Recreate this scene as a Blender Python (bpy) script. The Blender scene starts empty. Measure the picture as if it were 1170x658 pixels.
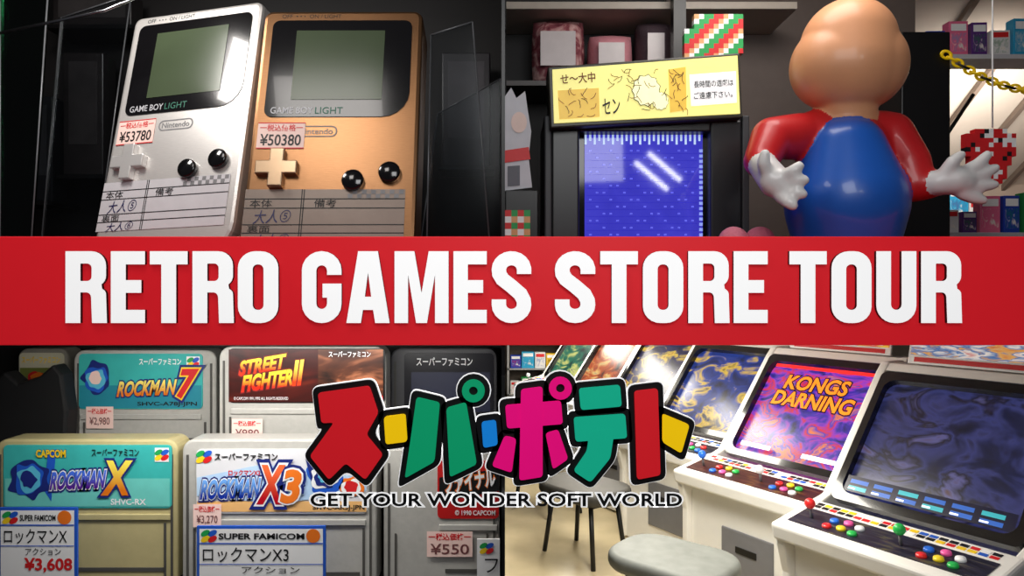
import bpy, bmesh, math, random
from mathutils import Vector, Matrix, Euler
random.seed(4)
S = bpy.context.scene; COL = S.collection
S.view_settings.view_transform = 'Standard'
D = 8.0
def at(px, py, Y):
    s = (D + Y) / D
    return Vector(((px - 575) / 100 * s, Y, (329 - py) / 100 * s))
# ------------------------------------------------------------------ materials
def lin(c):
    return tuple(((v/255)/12.92 if v/255 <= .04045 else ((v/255 + .055)/1.055)**2.4) for v in c)
MC = {}
def mat(name, col, rough=.5, metal=0., emit=0., var=.1, scale=6., bump=0., coat=0., spec=.5, stretch=None):
    if name in MC: return MC[name]
    m = bpy.data.materials.new(name); m.use_nodes = True; nt = m.node_tree; n = nt.nodes; l = nt.links
    b = n['Principled BSDF']; c = lin(col)
    tc = n.new('ShaderNodeTexCoord'); nz = n.new('ShaderNodeTexNoise'); nz.inputs['Scale'].default_value = scale; nz.inputs['Detail'].default_value = 4
    src = tc.outputs['Object']
    if stretch:
        mp = n.new('ShaderNodeMapping'); mp.inputs['Scale'].default_value = stretch; l.new(src, mp.inputs[0]); src = mp.outputs[0]
    l.new(src, nz.inputs['Vector'])
    mx = n.new('ShaderNodeMix'); mx.data_type = 'RGBA'
    mx.inputs[6].default_value = tuple(max(0, v*(1-var)) for v in c) + (1,)
    mx.inputs[7].default_value = tuple(min(1, v*(1+var)) for v in c) + (1,)
    l.new(nz.outputs['Fac'], mx.inputs[0]); l.new(mx.outputs[2], b.inputs['Base Color'])
    b.inputs['Roughness'].default_value = rough; b.inputs['Metallic'].default_value = metal
    b.inputs['Coat Weight'].default_value = coat; b.inputs['Specular IOR Level'].default_value = spec
    if emit:
        l.new(mx.outputs[2], b.inputs['Emission Color']); b.inputs['Emission Strength'].default_value = emit
    if bump:
        bp = n.new('ShaderNodeBump'); bp.inputs['Strength'].default_value = bump; bp.inputs['Distance'].default_value = .05
        l.new(nz.outputs['Fac'], bp.inputs['Height']); l.new(bp.outputs['Normal'], b.inputs['Normal'])
    MC[name] = m; return m
def art(name, stops, scale=3., emit=0., kind='noise', rough=.3, dist=1.2, coord='Generated', const=False):
    if name in MC: return MC[name]
    m = bpy.data.materials.new(name); m.use_nodes = True; nt = m.node_tree; n = nt.nodes; l = nt.links
    b = n['Principled BSDF']; tc = n.new('ShaderNodeTexCoord')
    if kind == 'noise':
        t = n.new('ShaderNodeTexNoise'); t.inputs['Scale'].default_value = scale; t.inputs['Detail'].default_value = 3; t.inputs['Distortion'].default_value = dist; out = t.outputs['Fac']; l.new(tc.outputs[coord], t.inputs['Vector'])
    else:                                  # vertical gradient between two heights of the object
        sp = n.new('ShaderNodeSeparateXYZ'); l.new(tc.outputs['Object'], sp.inputs[0]); mr = n.new('ShaderNodeMapRange'); mr.inputs[1].default_value = kind[0]; mr.inputs[2].default_value = kind[1]; l.new(sp.outputs[2], mr.inputs[0]); out = mr.outputs[0]
    r = n.new('ShaderNodeValToRGB'); cr = r.color_ramp
    if const: cr.interpolation = 'CONSTANT'
    while len(cr.elements) < len(stops): cr.elements.new(.5)
    for e, (p, c) in zip(cr.elements, stops): e.position = p; e.color = lin(c) + (1,)
    l.new(out, r.inputs['Fac']); b.inputs['Roughness'].default_value = rough
    if emit:
        b.inputs['Base Color'].default_value = (.01, .01, .012, 1)
        l.new(r.outputs['Color'], b.inputs['Emission Color']); b.inputs['Emission Strength'].default_value = emit
    else: l.new(r.outputs['Color'], b.inputs['Base Color'])
    MC[name] = m; return m
def acrylic(name, tint, gl=.25):
    m = bpy.data.materials.new(name); m.use_nodes = True; nt = m.node_tree; n = nt.nodes; l = nt.links
    n.remove(n['Principled BSDF']); o = n['Material Output']
    t = n.new('ShaderNodeBsdfTransparent'); t.inputs['Color'].default_value = lin(tint) + (1,)
    g = n.new('ShaderNodeBsdfGlossy'); g.inputs['Roughness'].default_value = .18
    lw = n.new('ShaderNodeLayerWeight'); lw.inputs['Blend'].default_value = gl
    mx = n.new('ShaderNodeMixShader'); l.new(lw.outputs['Fresnel'], mx.inputs[0]); l.new(t.outputs[0], mx.inputs[1]); l.new(g.outputs[0], mx.inputs[2]); l.new(mx.outputs[0], o.inputs[0])
    return m
WHITE = mat('white_print', (245, 245, 245), .5, var=.02); BLACK = mat('black_print', (12, 12, 14), .5)
RED = mat('red_print', (215, 30, 35), .5); BLUE = mat('blue_print', (30, 90, 200), .5); YEL = mat('yellow_print', (245, 205, 30), .5)
GRN = mat('green_print', (30, 160, 80), .5); ORG = mat('orange_print', (240, 120, 30), .5); PINK = mat('pink_print', (250, 215, 205), .6, var=.02)
NAVY = mat('navy_print', (25, 40, 120), .5); TEAL = mat('teal_print', (60, 180, 175), .4, var=.12); GREY = mat('grey_print', (130, 130, 132), .5)
CYAN = mat('cyan_print', (90, 190, 220), .5)
# ------------------------------------------------------------------ mesh builder
def ev(ob):
    COL.objects.link(ob); dg = bpy.context.evaluated_depsgraph_get()
    me = bpy.data.meshes.new_from_object(ob.evaluated_get(dg))
    vs = [v.co.copy() for v in me.vertices]; fs = [tuple(p.vertices) for p in me.polygons]
    d = ob.data; bpy.data.objects.remove(ob); bpy.data.meshes.remove(me)
    if isinstance(d, bpy.types.Mesh): bpy.data.meshes.remove(d)
    else: bpy.data.curves.remove(d)
    return vs, fs
TC = {}
def textgeo(s, off, shear):
    k = (s, off, shear)
    if k not in TC:
        cv = bpy.data.curves.new('t', 'FONT'); cv.body = s; cv.resolution_u = 3; cv.offset = off; cv.shear = shear
        vs, fs = ev(bpy.data.objects.new('t', cv))
        if not vs: print('EMPTY TEXT', s); TC[k] = None
        else: TC[k] = ([(v.x, v.y) for v in vs], fs, (min(v.x for v in vs), max(v.x for v in vs), min(v.y for v in vs), max(v.y for v in vs)))
    return TC[k]
def rr(x0, z0, x1, z1, r, n=5):
    if not isinstance(r, (tuple, list)): r = (r,)*4      # bl, br, tr, tl
    P = []
    for (cx, cz, a, q) in ((x0+r[0], z0+r[0], 180, r[0]), (x1-r[1], z0+r[1], 270, r[1]), (x1-r[2], z1-r[2], 0, r[2]), (x0+r[3], z1-r[3], 90, r[3])):
        for i in range(n+1):
            t = math.radians(a + 90*i/n); P.append((cx + q*math.cos(t), cz + q*math.sin(t)))
    return P
def ell(cx, cz, rx, rz, n=20, a=0):
    c, s = math.cos(a), math.sin(a); P = []
    for i in range(n):
        t = 2*math.pi*i/n; u, v = rx*math.cos(t), rz*math.sin(t); P.append((cx+u*c-v*s, cz+u*s+v*c))
    return P
def area2(P): return sum(P[i][0]*P[(i+1) % len(P)][1]-P[(i+1) % len(P)][0]*P[i][1] for i in range(len(P)))
def grow(P, d):
    if area2(P) < 0: P = P[::-1]
    Q = []; n = len(P)
    for i in range(n):
        a, b, c = Vector(P[i-1]), Vector(P[i]), Vector(P[(i+1) % n])
        e1 = (b-a).normalized(); e2 = (c-b).normalized()
        n1 = Vector((e1.y, -e1.x)); n2 = Vector((e2.y, -e2.x)); m = (n1+n2)
        if m.length < 1e-4: m = n1
        m.normalize(); k = d / max(.45, m.dot(n1)); Q.append(tuple(b + m*k))
    return Q
def soft(P, r, k=4):
    Q = []; n = len(P)
    for i in range(n):
        a, b, c = Vector(P[i-1]), Vector(P[i]), Vector(P[(i+1) % n])
        p = b+(a-b).normalized()*min(r, (a-b).length*.42); q = b+(c-b).normalized()*min(r, (c-b).length*.42)
        for j in range(k+1):
            t = j/k; Q.append(tuple(p*(1-t)**2 + b*2*t*(1-t) + q*t*t))
    return Q
def ribbon(C, w):
    L = []; R = []; n = len(C)
    for i in range(n):
        p = Vector(C[i]); d1 = (p-Vector(C[i-1])).normalized() if i else None; d2 = (Vector(C[i+1])-p).normalized() if i < n-1 else None
        if d1 is None: d1 = d2
        if d2 is None: d2 = d1
        n1 = Vector((-d1.y, d1.x)); n2 = Vector((-d2.y, d2.x)); m = (n1+n2).normalized(); k = w/2/max(.5, m.dot(n1))
        L.append(tuple(p+m*k)); R.append(tuple(p-m*k))
    return L + R[::-1]
def arc(cx, cz, rx, rz, a0, a1, n=8):
    return [(cx+rx*math.cos(math.radians(a0+(a1-a0)*i/n)), cz+rz*math.sin(math.radians(a0+(a1-a0)*i/n))) for i in range(n+1)]
class MB:
    def __init__(s): s.v = []; s.f = []; s.mi = []; s.sm = []; s.mats = []
    def add(s, vs, fs, m, M=None, smooth=False):
        if m not in s.mats: s.mats.append(m)
        k = s.mats.index(m); b = len(s.v)
        for v in vs:
            v = Vector(v); s.v.append(M @ v if M is not None else v)
        for f in fs: s.f.append([b+i for i in f]); s.mi.append(k); s.sm.append(smooth)
        return s
    def bmadd(s, bm, m, M=None, smooth=False):
        bm.verts.index_update(); s.add([v.co.copy() for v in bm.verts], [[v.index for v in f.verts] for f in bm.faces], m, M, smooth); bm.free(); return s
    def box(s, x0, x1, y0, y1, z0, z1, m, bev=0, M=None, seg=2):
        bm = bmesh.new(); bmesh.ops.create_cube(bm, size=1)
        for v in bm.verts: v.co = Vector(((x0+x1)/2+v.co.x*(x1-x0), (y0+y1)/2+v.co.y*(y1-y0), (z0+z1)/2+v.co.z*(z1-z0)))
        if bev: bmesh.ops.bevel(bm, geom=bm.edges[:], offset=bev, segments=seg, affect='EDGES', profile=.5)
        return s.bmadd(bm, m, M)
    def extr(s, P3, vec, m, bev=0, M=None, seg=2):
        bm = bmesh.new(); f = bm.faces.new([bm.verts.new(p) for p in P3]); r = bmesh.ops.extrude_face_region(bm, geom=[f])
        bmesh.ops.translate(bm, verts=[e for e in r['geom'] if isinstance(e, bmesh.types.BMVert)], vec=vec)
        bmesh.ops.recalc_face_normals(bm, faces=bm.faces[:])
        if bev:
            ed = [e for e in bm.edges if e.calc_face_angle(0) > .6]
            bmesh.ops.bevel(bm, geom=ed, offset=bev, segments=seg, affect='EDGES', profile=.5)
        return s.bmadd(bm, m, M)
    def slab(s, P, y0, y1, m, bev=0, M=None): return s.extr([(p[0], y0, p[1]) for p in P], (0, y1-y0, 0), m, bev, M)
    def flat(s, P, y, m, M=None):
        if area2(P) < 0: P = P[::-1]
        return s.add([(p[0], y, p[1]) for p in P], [list(range(len(P)))], m, M)
    def rect(s, x0, x1, z0, z1, y, m, M=None): return s.flat([(x0, z0), (x1, z0), (x1, z1), (x0, z1)], y, m, M)
    def glyph(s, loops, y0, y1, m, M=None):
        cv = bpy.data.curves.new('g', 'CURVE'); cv.dimensions = '2D'; cv.fill_mode = 'BOTH'; cv.extrude = abs(y1-y0)/2
        for L in loops:
            sp = cv.splines.new('POLY'); sp.points.add(len(L)-1); sp.use_cyclic_u = True
            for q, p in zip(sp.points, L): q.co = (p[0], p[1], 0, 1)
        vs, fs = ev(bpy.data.objects.new('g', cv)); ym = (y0+y1)/2
        return s.add([(v.x, ym-v.z, v.y) for v in vs], fs, m, M)
    def text(s, t, x0, x1, z0, z1, y, m, off=0., shear=0., keep=False, M=None, rot=0., ref=None):
        g = textgeo(t, off, shear)
        if g is None: return s
        vs, fs, bb = g
        if ref is not None: bb = textgeo(t, ref, shear)[2]
        a0, a1, b0, b1 = bb; cx, cz = (x0+x1)/2, (z0+z1)/2; c, q = math.cos(rot), math.sin(rot); V = []
        for u, v in vs:
            a, b = x0+(u-a0)/(a1-a0)*(x1-x0)-cx, z0+(v-b0)/(b1-b0)*(z1-z0)-cz; V.append((cx+a*c-b*q, y, cz+a*q+b*c))
        return s.add(V, fs, m, M)
    def ball(s, c, r, m, n=16, M=None):
        bm = bmesh.new(); bmesh.ops.create_uvsphere(bm, u_segments=n, v_segments=max(6, n*2//3), radius=1)
        if not isinstance(r, (tuple, list)): r = (r, r, r)
        for v in bm.verts: v.co = Vector((c[0]+v.co.x*r[0], c[1]+v.co.y*r[1], c[2]+v.co.z*r[2]))
        return s.bmadd(bm, m, M, True)
    def tube(s, P, R, m, n=10, M=None):
        P = [Vector(p) for p in P]
        if not isinstance(R, (tuple, list)): R = [R]*len(P)
        V = []; F = []; up = None
        for i, p in enumerate(P):
            d = ((P[min(i+1, len(P)-1)]-P[max(i-1, 0)])).normalized()
            if up is None: up = d.orthogonal().normalized()
            up = (up - d*up.dot(d)).normalized(); q = d.cross(up)
            for j in range(n):
                t = 2*math.pi*j/n; V.append(p+(up*math.cos(t)+q*math.sin(t))*R[i])
        for i in range(len(P)-1):
            for j in range(n): F.append((i*n+j, i*n+(j+1) % n, (i+1)*n+(j+1) % n, (i+1)*n+j))
        F.append(list(range(n))[::-1]); F.append([(len(P)-1)*n+j for j in range(n)])
        return s.add(V, F, m, M, True)
    def torus(s, R, r, m, M=None, n=18, k=8, sx=1.):
        V = []; F = []
        for i in range(n):
            a = 2*math.pi*i/n
            for j in range(k):
                b = 2*math.pi*j/k; V.append(((R+r*math.cos(b))*math.cos(a)*sx, r*math.sin(b), (R+r*math.cos(b))*math.sin(a)))
        for i in range(n):
            for j in range(k): F.append((i*k+j, i*k+(j+1) % k, ((i+1) % n)*k+(j+1) % k, ((i+1) % n)*k+j))
        return s.add(V, F, m, M, True)
    def build(s, name, parent=None, loc=None):
        me = bpy.data.meshes.new(name); me.from_pydata([tuple(v) for v in s.v], [], s.f)
        for m in s.mats: me.materials.append(m)
        me.polygons.foreach_set('material_index', s.mi); me.polygons.foreach_set('use_smooth', s.sm); me.update()
        o = bpy.data.objects.new(name, me); COL.objects.link(o)
        if parent: o.parent = parent
        if loc is not None: o.location = loc
        return o
def tag(o, label, cat, group=None):
    o['label'] = label; o['category'] = cat
    if group: o['group'] = group
    return o
def empty(name, label, cat, loc=(0, 0, 0), rz=0., group=None):
    o = bpy.data.objects.new(name, None); COL.objects.link(o); o.location = loc; o.rotation_euler = (0, 0, rz); o.empty_display_size = .1
    return tag(o, label, cat, group)
def struct(name, *a, m=None, bev=0):
    o = MB().box(*a, m, bev).build(name); o['kind'] = 'structure'; return o
def lamp(name, loc, tgt, size, power, col=(1, 1, 1), sy=None):
    d = bpy.data.lights.new(name, 'AREA'); d.energy = power; d.size = size; d.color = col
    if sy: d.shape = 'RECTANGLE'; d.size_y = sy
    o = bpy.data.objects.new(name, d); COL.objects.link(o); o.location = loc
    o.rotation_euler = (Vector(tgt)-Vector(loc)).to_track_quat('-Z', 'Y').to_euler(); return o
# ------------------------------------------------------------------ setting
ZF = -5.75
DARK = mat('dark_wall_paint', (22, 19, 20), .6, var=.3, scale=2); BLK = mat('black_laminate', (12, 11, 12), .35, var=.2, scale=3)
WARM = mat('pale_wall', (190, 172, 156), .7, var=.15, scale=1.5); CEIL = mat('warm_ceiling', (225, 216, 205), .8); SLOPE = mat('sloping_ceiling', (205, 192, 178), .8, var=.12, scale=1.5)
struct('wall_middle', -.02, .02, 0, 20, ZF-.1, 6, m=BLK)
struct('floor', -9.3, 13.7, .07, 10, -.5, -.4, m=mat('dark_floor', (40, 36, 34), .5))
struct('wall_back', -9.3, -.02, 4.6, 4.7, -.4, 6, m=DARK)
struct('wall_left', -9.3, -9.2, .05, 4.7, ZF-.1, 6, m=DARK)
struct('ceiling', -9.3, -.02, .05, 4.7, 6, 6.1, m=DARK)
struct('wall_back.001', .02, 13.7, 10, 10.1, -.4, 2.7, m=WARM)
struct('ceiling.001', .02, 13.7, .05, 5.2, 5.6, 5.7, m=CEIL)
o = MB().extr([(.02, 5.2, 5.6), (.02, 10.1, 2.6), (.02, 10.1, 2.7), (.02, 5.2, 5.7)], (13.68, 0, 0), SLOPE).build('ceiling.003'); o['kind'] = 'structure'
struct('wall_right', 13.6, 13.7, .05, 10, -.4, 5.7, m=WARM)
for i, x in enumerate((7.6, 8.9, 10.2, 11.5, 12.8)):
    o = MB().extr([(x, 5.2, 5.58), (x, 10.0, 2.64), (x, 10.0, 2.5), (x, 5.2, 5.44)], (.1, 0, 0), mat('ceiling_slat', (120, 104, 92), .6)).build('trim_%d' % (i+1)); o['kind'] = 'structure'
struct('wall_back.002', -9.3, -.02, 3.6, 3.7, ZF-.1, -.5, m=DARK)
HALL = mat('hall_wall', (110, 98, 88), .7, var=.2, scale=1.5)
struct('ceiling.002', .02, 9.6, .07, 20, -.62, -.52, m=CEIL)
struct('floor.001', .02, 9.6, -.5, 20, ZF-.1, ZF, m=mat('hall_floor', (204, 188, 152), .26, var=.25, scale=1.2, bump=.04))
struct('wall_back.003', .02, 9.6, 20, 20.1, ZF-.1, -.5, m=HALL)
struct('wall_right.001', 9.5, 9.6, 0, 20, ZF-.1, -.5, m=HALL)
# ------------------------------------------------------------------ red title board
SRED = mat('sign_red', (222, 26, 38), .5, emit=.4, var=.02); SWHITE = mat('sign_white', (252, 252, 252), .4, emit=.6, var=.01); SIDE_SHADOW = mat('letter_side_shadow', (20, 4, 6), .6)  # glow put into red and white so the sign looks evenly lit
sb = empty('signboard', 'wide red signboard with large raised white capitals across the whole front', 'sign', (0, 0, 0))
MB().box(-6.4, 6.5, -.05, .06, -.65, .585, SRED, .01).build('board', sb)
def uu(): return [(0, 82), (0, 20)] + arc(20, 20, 20, 20, 180, 270, 6) + arc(24, 20, 20, 20, 270, 360, 6) + [(44, 82), (28, 82), (28, 21)] + arc(22, 21, 6, 6, 0, -180, 8) + [(16, 82)]
def ss():
    C = [(36, 56), (36, 62)] + arc(22, 61, 14, 13, 10, 180, 10)[1:] + [(8.5, 56), (12, 50), (22, 42), (32, 33), (35.5, 26)] + arc(22, 21, 14, 13, 0, -180, 10) + [(8, 27)]
    return ribbon(C, 16)
def gg():
    C = [(36, 55), (36, 60)] + arc(22, 60, 14, 14, 0, 180, 10)[1:] + [(8, 40)] + arc(22, 22, 14, 14, 180, 360, 10) + [(36, 37), (23, 37)]
    return ribbon(C, 16)
GL = {
 'R': (44, [[(0, 0), (0, 82), (26, 82)] + arc(28, 66, 16, 16, 90, 0, 6) + arc(30, 54, 14, 13, 0, -50, 4) + arc(32, 33, 12, 8, 50, 0, 4) + [(45, 0), (29, 0), (28, 28)] + arc(23, 29, 5, 6, 0, 90, 4) + [(16, 35), (16, 0)], rr(16, 48, 28.5, 68, (1, 5, 5, 1))]),
 'E': (37, [[(0, 0), (0, 82), (37, 82), (37, 67), (16, 67), (16, 49), (33, 49), (33, 34.5), (16, 34.5), (16, 15), (37, 15), (37, 0)]]),
 'T': (41, [[(0, 82), (41, 82), (41, 67), (28.5, 67), (28.5, 0), (12.5, 0), (12.5, 67), (0, 67)]]),
 'O': (44, [rr(0, 0, 44, 82, 19, 6), rr(16, 15, 28, 67, 5.5, 5)]),
 'G': (44, [gg()]), 'S': (44, [ss()]), 'U': (44, [uu()]),
 'A': (48, [[(0, 0), (13, 82), (35, 82), (48, 0), (32, 0), (29.7, 15), (18.3, 15), (16, 0)], [(20.4, 30), (27.6, 30), (24, 58)]]),
 'M': (60, [[(0, 0), (0, 82), (22, 82), (30, 34), (38, 82), (60, 82), (60, 0), (45, 0), (45, 56), (36, 0), (24, 0), (15, 56), (15, 0)]])}
for word, xa, xb in (('RETRO', 75, 318), ('GAMES', 345, 607), ('STORE', 634, 877), ('TOUR', 902, 1098)):
    tot = sum(GL[c][0] for c in word) + 5.5*(len(word)-1); k = (xb-xa)/tot; x = xa; fr = .988
    for c in word:
        w, loops = GL[c]
        L = [[((x+p[0]*k-575)/100*fr, (329-(369-p[1]*1.0))/100*fr) for p in lp] for lp in loops]
        MB().glyph(L, -.05, -.094, SIDE_SHADOW).glyph(L, -.094, -.1, SWHITE).build('letter', sb); x += (w+5.5)*k  # near-black sides stand in for the letters' drop shadow
# ------------------------------------------------------------------ shop sign with katakana
sg = empty('shop_sign', 'black-edged multicoloured cut-out sign of chunky katakana above a thin line of capitals', 'sign', (0, -.1, 0))
cm = {n: mat('sign_'+n, c, .6, emit=.5, var=.02, spec=.2) for n, c in dict(red=(225, 20, 35), yellow=(252, 205, 10), green=(10, 155, 105), blue=(20, 130, 220), pink=(235, 10, 125), teal=(20, 175, 140)).items()}
def PX(P): return [((p[0]-575)/100*.985, (329-p[1])/100*.985) for p in P]
LOGO = [
 [('red', [(365, 449), (422, 441), (432, 471), (418, 496), (437, 519), (418, 546), (396, 527), (377, 546), (356, 520), (384, 481), (369, 482)])],
 [('yellow', [(440, 476), (463, 473), (465, 503), (442, 506)])],
 [('green', [(477, 454), (502, 460), (496, 526), (464, 544), (470, 504)]), ('green', [(511, 466), (532, 460), (544, 529), (515, 543)]), ('ring', (541, 446, 'green'))],
 [('blue', [(551, 482), (566, 480), (568, 507), (553, 510)])],
 [('pink', [(596, 445), (619, 442), (619, 543), (594, 547)]), ('pink', [(578, 463), (640, 458), (642, 483), (580, 488)]), ('pink', [(577, 498), (589, 501), (584, 538), (563, 531)]), ('pink', [(624, 495), (637, 491), (648, 523), (632, 534)]), ('ring', (640, 443, 'pink'))],
 [('teal', [(662, 444), (707, 440), (709, 463), (664, 467)]), ('teal', [(656, 477), (713, 473), (715, 499), (658, 503)]), ('teal', [(674, 492), (701, 490), (696, 522), (674, 549), (656, 537), (671, 515)])],
 [('red', [(725, 447), (750, 444), (753, 541), (728, 546)]), ('yellow', [(757, 473), (786, 485), (777, 516), (757, 504)])]]
bp = MB(); rim = MB(); q = 0
for letter in LOGO:
    mb = MB()
    for kind, d in letter:
        q += 1; e = .0012*(q % 4)
        if kind == 'ring':
            cx, cz, col = d
            mb.glyph([PX(ell(cx, cz, 13, 13)), PX(ell(cx, cz, 5, 5))], -.03, -.066-e, cm[col]); bp.slab(PX(ell(cx, cz, 19, 19)), -.03, .03, BLACK); rim.slab(PX(ell(cx, cz, 20.2, 20.2)), -.005, .025, SWHITE)
        else:
            mb.slab(PX(soft(grow(d, .8), 4)), -.03, -.06-e, cm[kind]); bp.slab(PX(soft(grow(d, 7.5), 8)), -.03, .03, BLACK); rim.slab(PX(soft(grow(d, 8.7), 9)), -.005, .025, SWHITE)
    mb.build('letter', sg)
bp.build('backing_plate', sg); rim.build('white_rim', sg)
z0, z1 = PX([(0, 578)])[0][1], PX([(0, 563)])[0][1]; x0, x1 = PX([(355, 0)])[0][0], PX([(779, 0)])[0][0]
TAG = 'GET YOUR WONDER SOFT WORLD'
tl = MB(); tl.text(TAG, x0, x1, z0, z1, -.03, SWHITE, off=.1, ref=.025); tl.text(TAG, x0, x1, z0, z1, -.036, BLACK, off=.025); tl.build('tagline', sg)
MB().box(-.02, .02, .02, .1, -2.6, -1.0, BLACK).build('bracket', sg)
# ------------------------------------------------------------------ two handheld consoles in the dark case
LCDM = mat('lcd_glass', (70, 82, 60), .2, var=.08, scale=2); BEZ = mat('bezel_gloss', (16, 15, 17), .15, coat=.4)
PSIL = mat('silver_print', (190, 190, 195), .4)
def handheld(label, shell, Pt, Pb, yaw, light, price, sc):
    v = (Pt-Pb).normalized(); u = Vector((math.cos(yaw), -math.sin(yaw), 0)); u = (u-v*u.dot(v)).normalized(); b = v.cross(u)   # b = back
    M = Matrix((u, b, v)).transposed().to_4x4(); M.translation = Pt
    r = empty('handheld_console', label, 'game console'); r.matrix_basis = M
    k = 2.1/78; X = lambda a: (a-39)*k; Z = lambda a: -a*k
    def R(mb, a, c, b_, d, y, m): return mb.rect(X(a), X(b_), Z(d), Z(c), y, m)
    P = rr(X(0), Z(134), X(78), Z(0), (.35, .35, .12, .12)); mb = MB().slab(P, 0, .62, shell, .05)
    dn = 0 if light else -7
    mb.text('OFF  • • •  ON / LIGHT', X(9), X(38), Z(4.6), Z(2.4), -.004, BLACK); mb.text('Nintendo', X(29+dn), X(45+dn), Z(68), Z(65), -.004, GREY, off=.01)
    mb.glyph([rr(X(27+dn), Z(69.4), X(47+dn), Z(63.6), .07), rr(X(27.6+dn), Z(68.8), X(46.4+dn), Z(64.2), .06)], -.002, -.004, GREY); mb.build('shell', r)
    mb = MB(); mb.slab(rr(X(5), Z(59), X(73), Z(6), (.1, .35, .1, .1)), -.012, .02, BEZ)
    mb.text('GAME BOY', X(8), X(28), Z(57.5), Z(54), -.016, PSIL, off=.01); mb.text('LIGHT', X(29), X(42), Z(57.5), Z(54), -.016, mat('dim_green_print', (40, 110, 90)))
    bz = mb.build('screen_bezel', r)
    R(MB(), 17, 12, 60, 50, -.018, LCDM).build('lcd', bz)
    cx, cz = 14, 86; a, w = 9.5, 3.3
    pl = [(-w, -a), (w, -a), (w, -w), (a, -w), (a, w), (w, w), (w, a), (-w, a), (-w, w), (-a, w), (-a, -w), (-w, -w)]
    MB().slab([(X(cx+p[0]), Z(cz+p[1])) for p in pl], -.09, .01, mat('dpad_silver', (214, 212, 210), .3, .4) if light else mat('dpad_champagne', (196, 166, 134), .3, .8), .015).build('direction_pad', r)
    for cx, cz in ((49, 92), (65.5, 88)):
        o = MB(); o.tube([(X(cx), .01, Z(cz)), (X(cx), -.06, Z(cz)), (X(cx), -.08, Z(cz))], [.135, .135, .115], BEZ, 20); o.build('button', r)
    mb = MB(); R(mb, 3, 62, 25, 75.5, -.008, PINK); mb.text('一税込価格一', X(4), X(24), Z(66.5), Z(63), -.011, RED, off=.01); mb.text(price, X(4.5), X(23.5), Z(74), Z(68), -.011, BLACK, off=.012)
    for q in ((3, 62, 25, 62.5), (3, 75, 25, 75.5)): R(mb, *q[:2], q[2], q[3], -.01, RED)
    mb.build('price_sticker', r)
    mb = MB(); pm = mat('memo_grey', (206, 204, 208), .45) if light else mat('memo_champagne', (140, 126, 116), .4, .3)
    R(mb, 0.5, 96, 73, 122, -.007, pm)
    for q in (100.5, 105, 113, 117): R(mb, .5, q, 73, q+.45, -.01, BLACK)
    for q in (26, 27): R(mb, q+.0, 96, q+.4, 122, -.01, BLACK)
    for i in range(12):
        for j in range(2):
            if (i+j) % 2: R(mb, 47+i*2.1, 96.3+j*2, 49.1+i*2.1, 98.3+j*2, -.009, GREY)
    for t, a, c, b_, d, sh, ro in (('本体', 3, 101, 13, 104.8, 0, 0), ('大人⑤', 5, 106, 22, 112.5, .25, .06), ('備考', 32, 101, 42, 104.8, 0, 0), ('裏面', 3, 113.6, 13, 117, 0, 0), ('大人⑥', 6, 117.6, 22, 122, .25, .05)): mb.text(t, X(a), X(b_), Z(d), Z(c), -.012, BLACK if ro == 0 else mat('pen_ink', (40, 40, 90)), 0, sh, rot=ro)
    mb.build('memo_sticker', r)
    pts = [M @ Vector((x, y, z)) for x in (-1.05, 1.05) for y in (0, .62) for z in (-134*k, 0)]
    zb = min(p.z for p in pts); low = [p for p in pts if p.z < zb+.9]
    pl = MB().box(min(p.x for p in low), max(p.x for p in low), min(p.y for p in low)+.05, max(p.y for p in low)+.1, -.4, zb-.002, BLK, .01).build('display_plinth')
    tag(pl, 'black plinth under the %s handheld console' % sc, 'plinth'); return r
SILV = mat('silver_shell', (240, 236, 232), .36, .6, var=.1, scale=9, bump=.04, stretch=(1, 1, 12)); GOLD = mat('champagne_shell', (164, 120, 84), .33, .92, var=.16, scale=9, bump=.04, stretch=(1, 1, 12))
handheld('silver handheld console with a pale grey memo sticker, its face leaning right', SILV, at(226, 11, 1.95), at(184, 270, 1.1), math.radians(14), True, '¥53780', 'silver')
handheld('champagne gold handheld console beside the silver one', GOLD, at(393, 12, 1.3), at(374, 270, .4), 0, False, '¥50380', 'gold')
AC = acrylic('clear_acrylic', (225, 228, 230)); AG = acrylic('green_acrylic', (70, 130, 100), .35); EDGE = mat('acrylic_edge_streak', (120, 122, 126), .25, .2)
def panel(P4, label, m, name='acrylic_panel', th=.05):
    P4 = [Vector(p) for p in P4]; P4[0].z = P4[1].z = -.4
    mb = MB().extr(P4, (0, th, 0), m)
    for a, b in ((P4[0], P4[3]), (P4[3], P4[2]), (P4[2], P4[1])): mb.tube([a, b], .012, EDGE, 6)  # pale edge tubes also stand in for streak reflections in the plastic
    return tag(mb.build(name), label, 'panel')
def q4(a, b, c, d, Y): return [at(*a, Y), at(*b, Y), at(*c, Y), at(*d, Y)]
panel(q4((486, 285), (566, 285), (540, 25), (492, 40), 1.6), 'clear plastic stand panel beside the gold handheld console', AC)
panel(q4((0, 285), (30, 285), (55, -10), (0, -10), 1.9), 'green tinted plastic panel at the left end of the display case', AG)
panel(q4((470, 285), (572, 285), (572, 90), (500, 130), 3.0), 'clear plastic panel far behind the gold handheld console', AC)
panel(q4((40, 285), (100, 285), (150, -6), (70, 20), 3.3), 'clear plastic panel leaning behind the silver handheld console', AC)  # extra sheet added for its streak reflections
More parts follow.
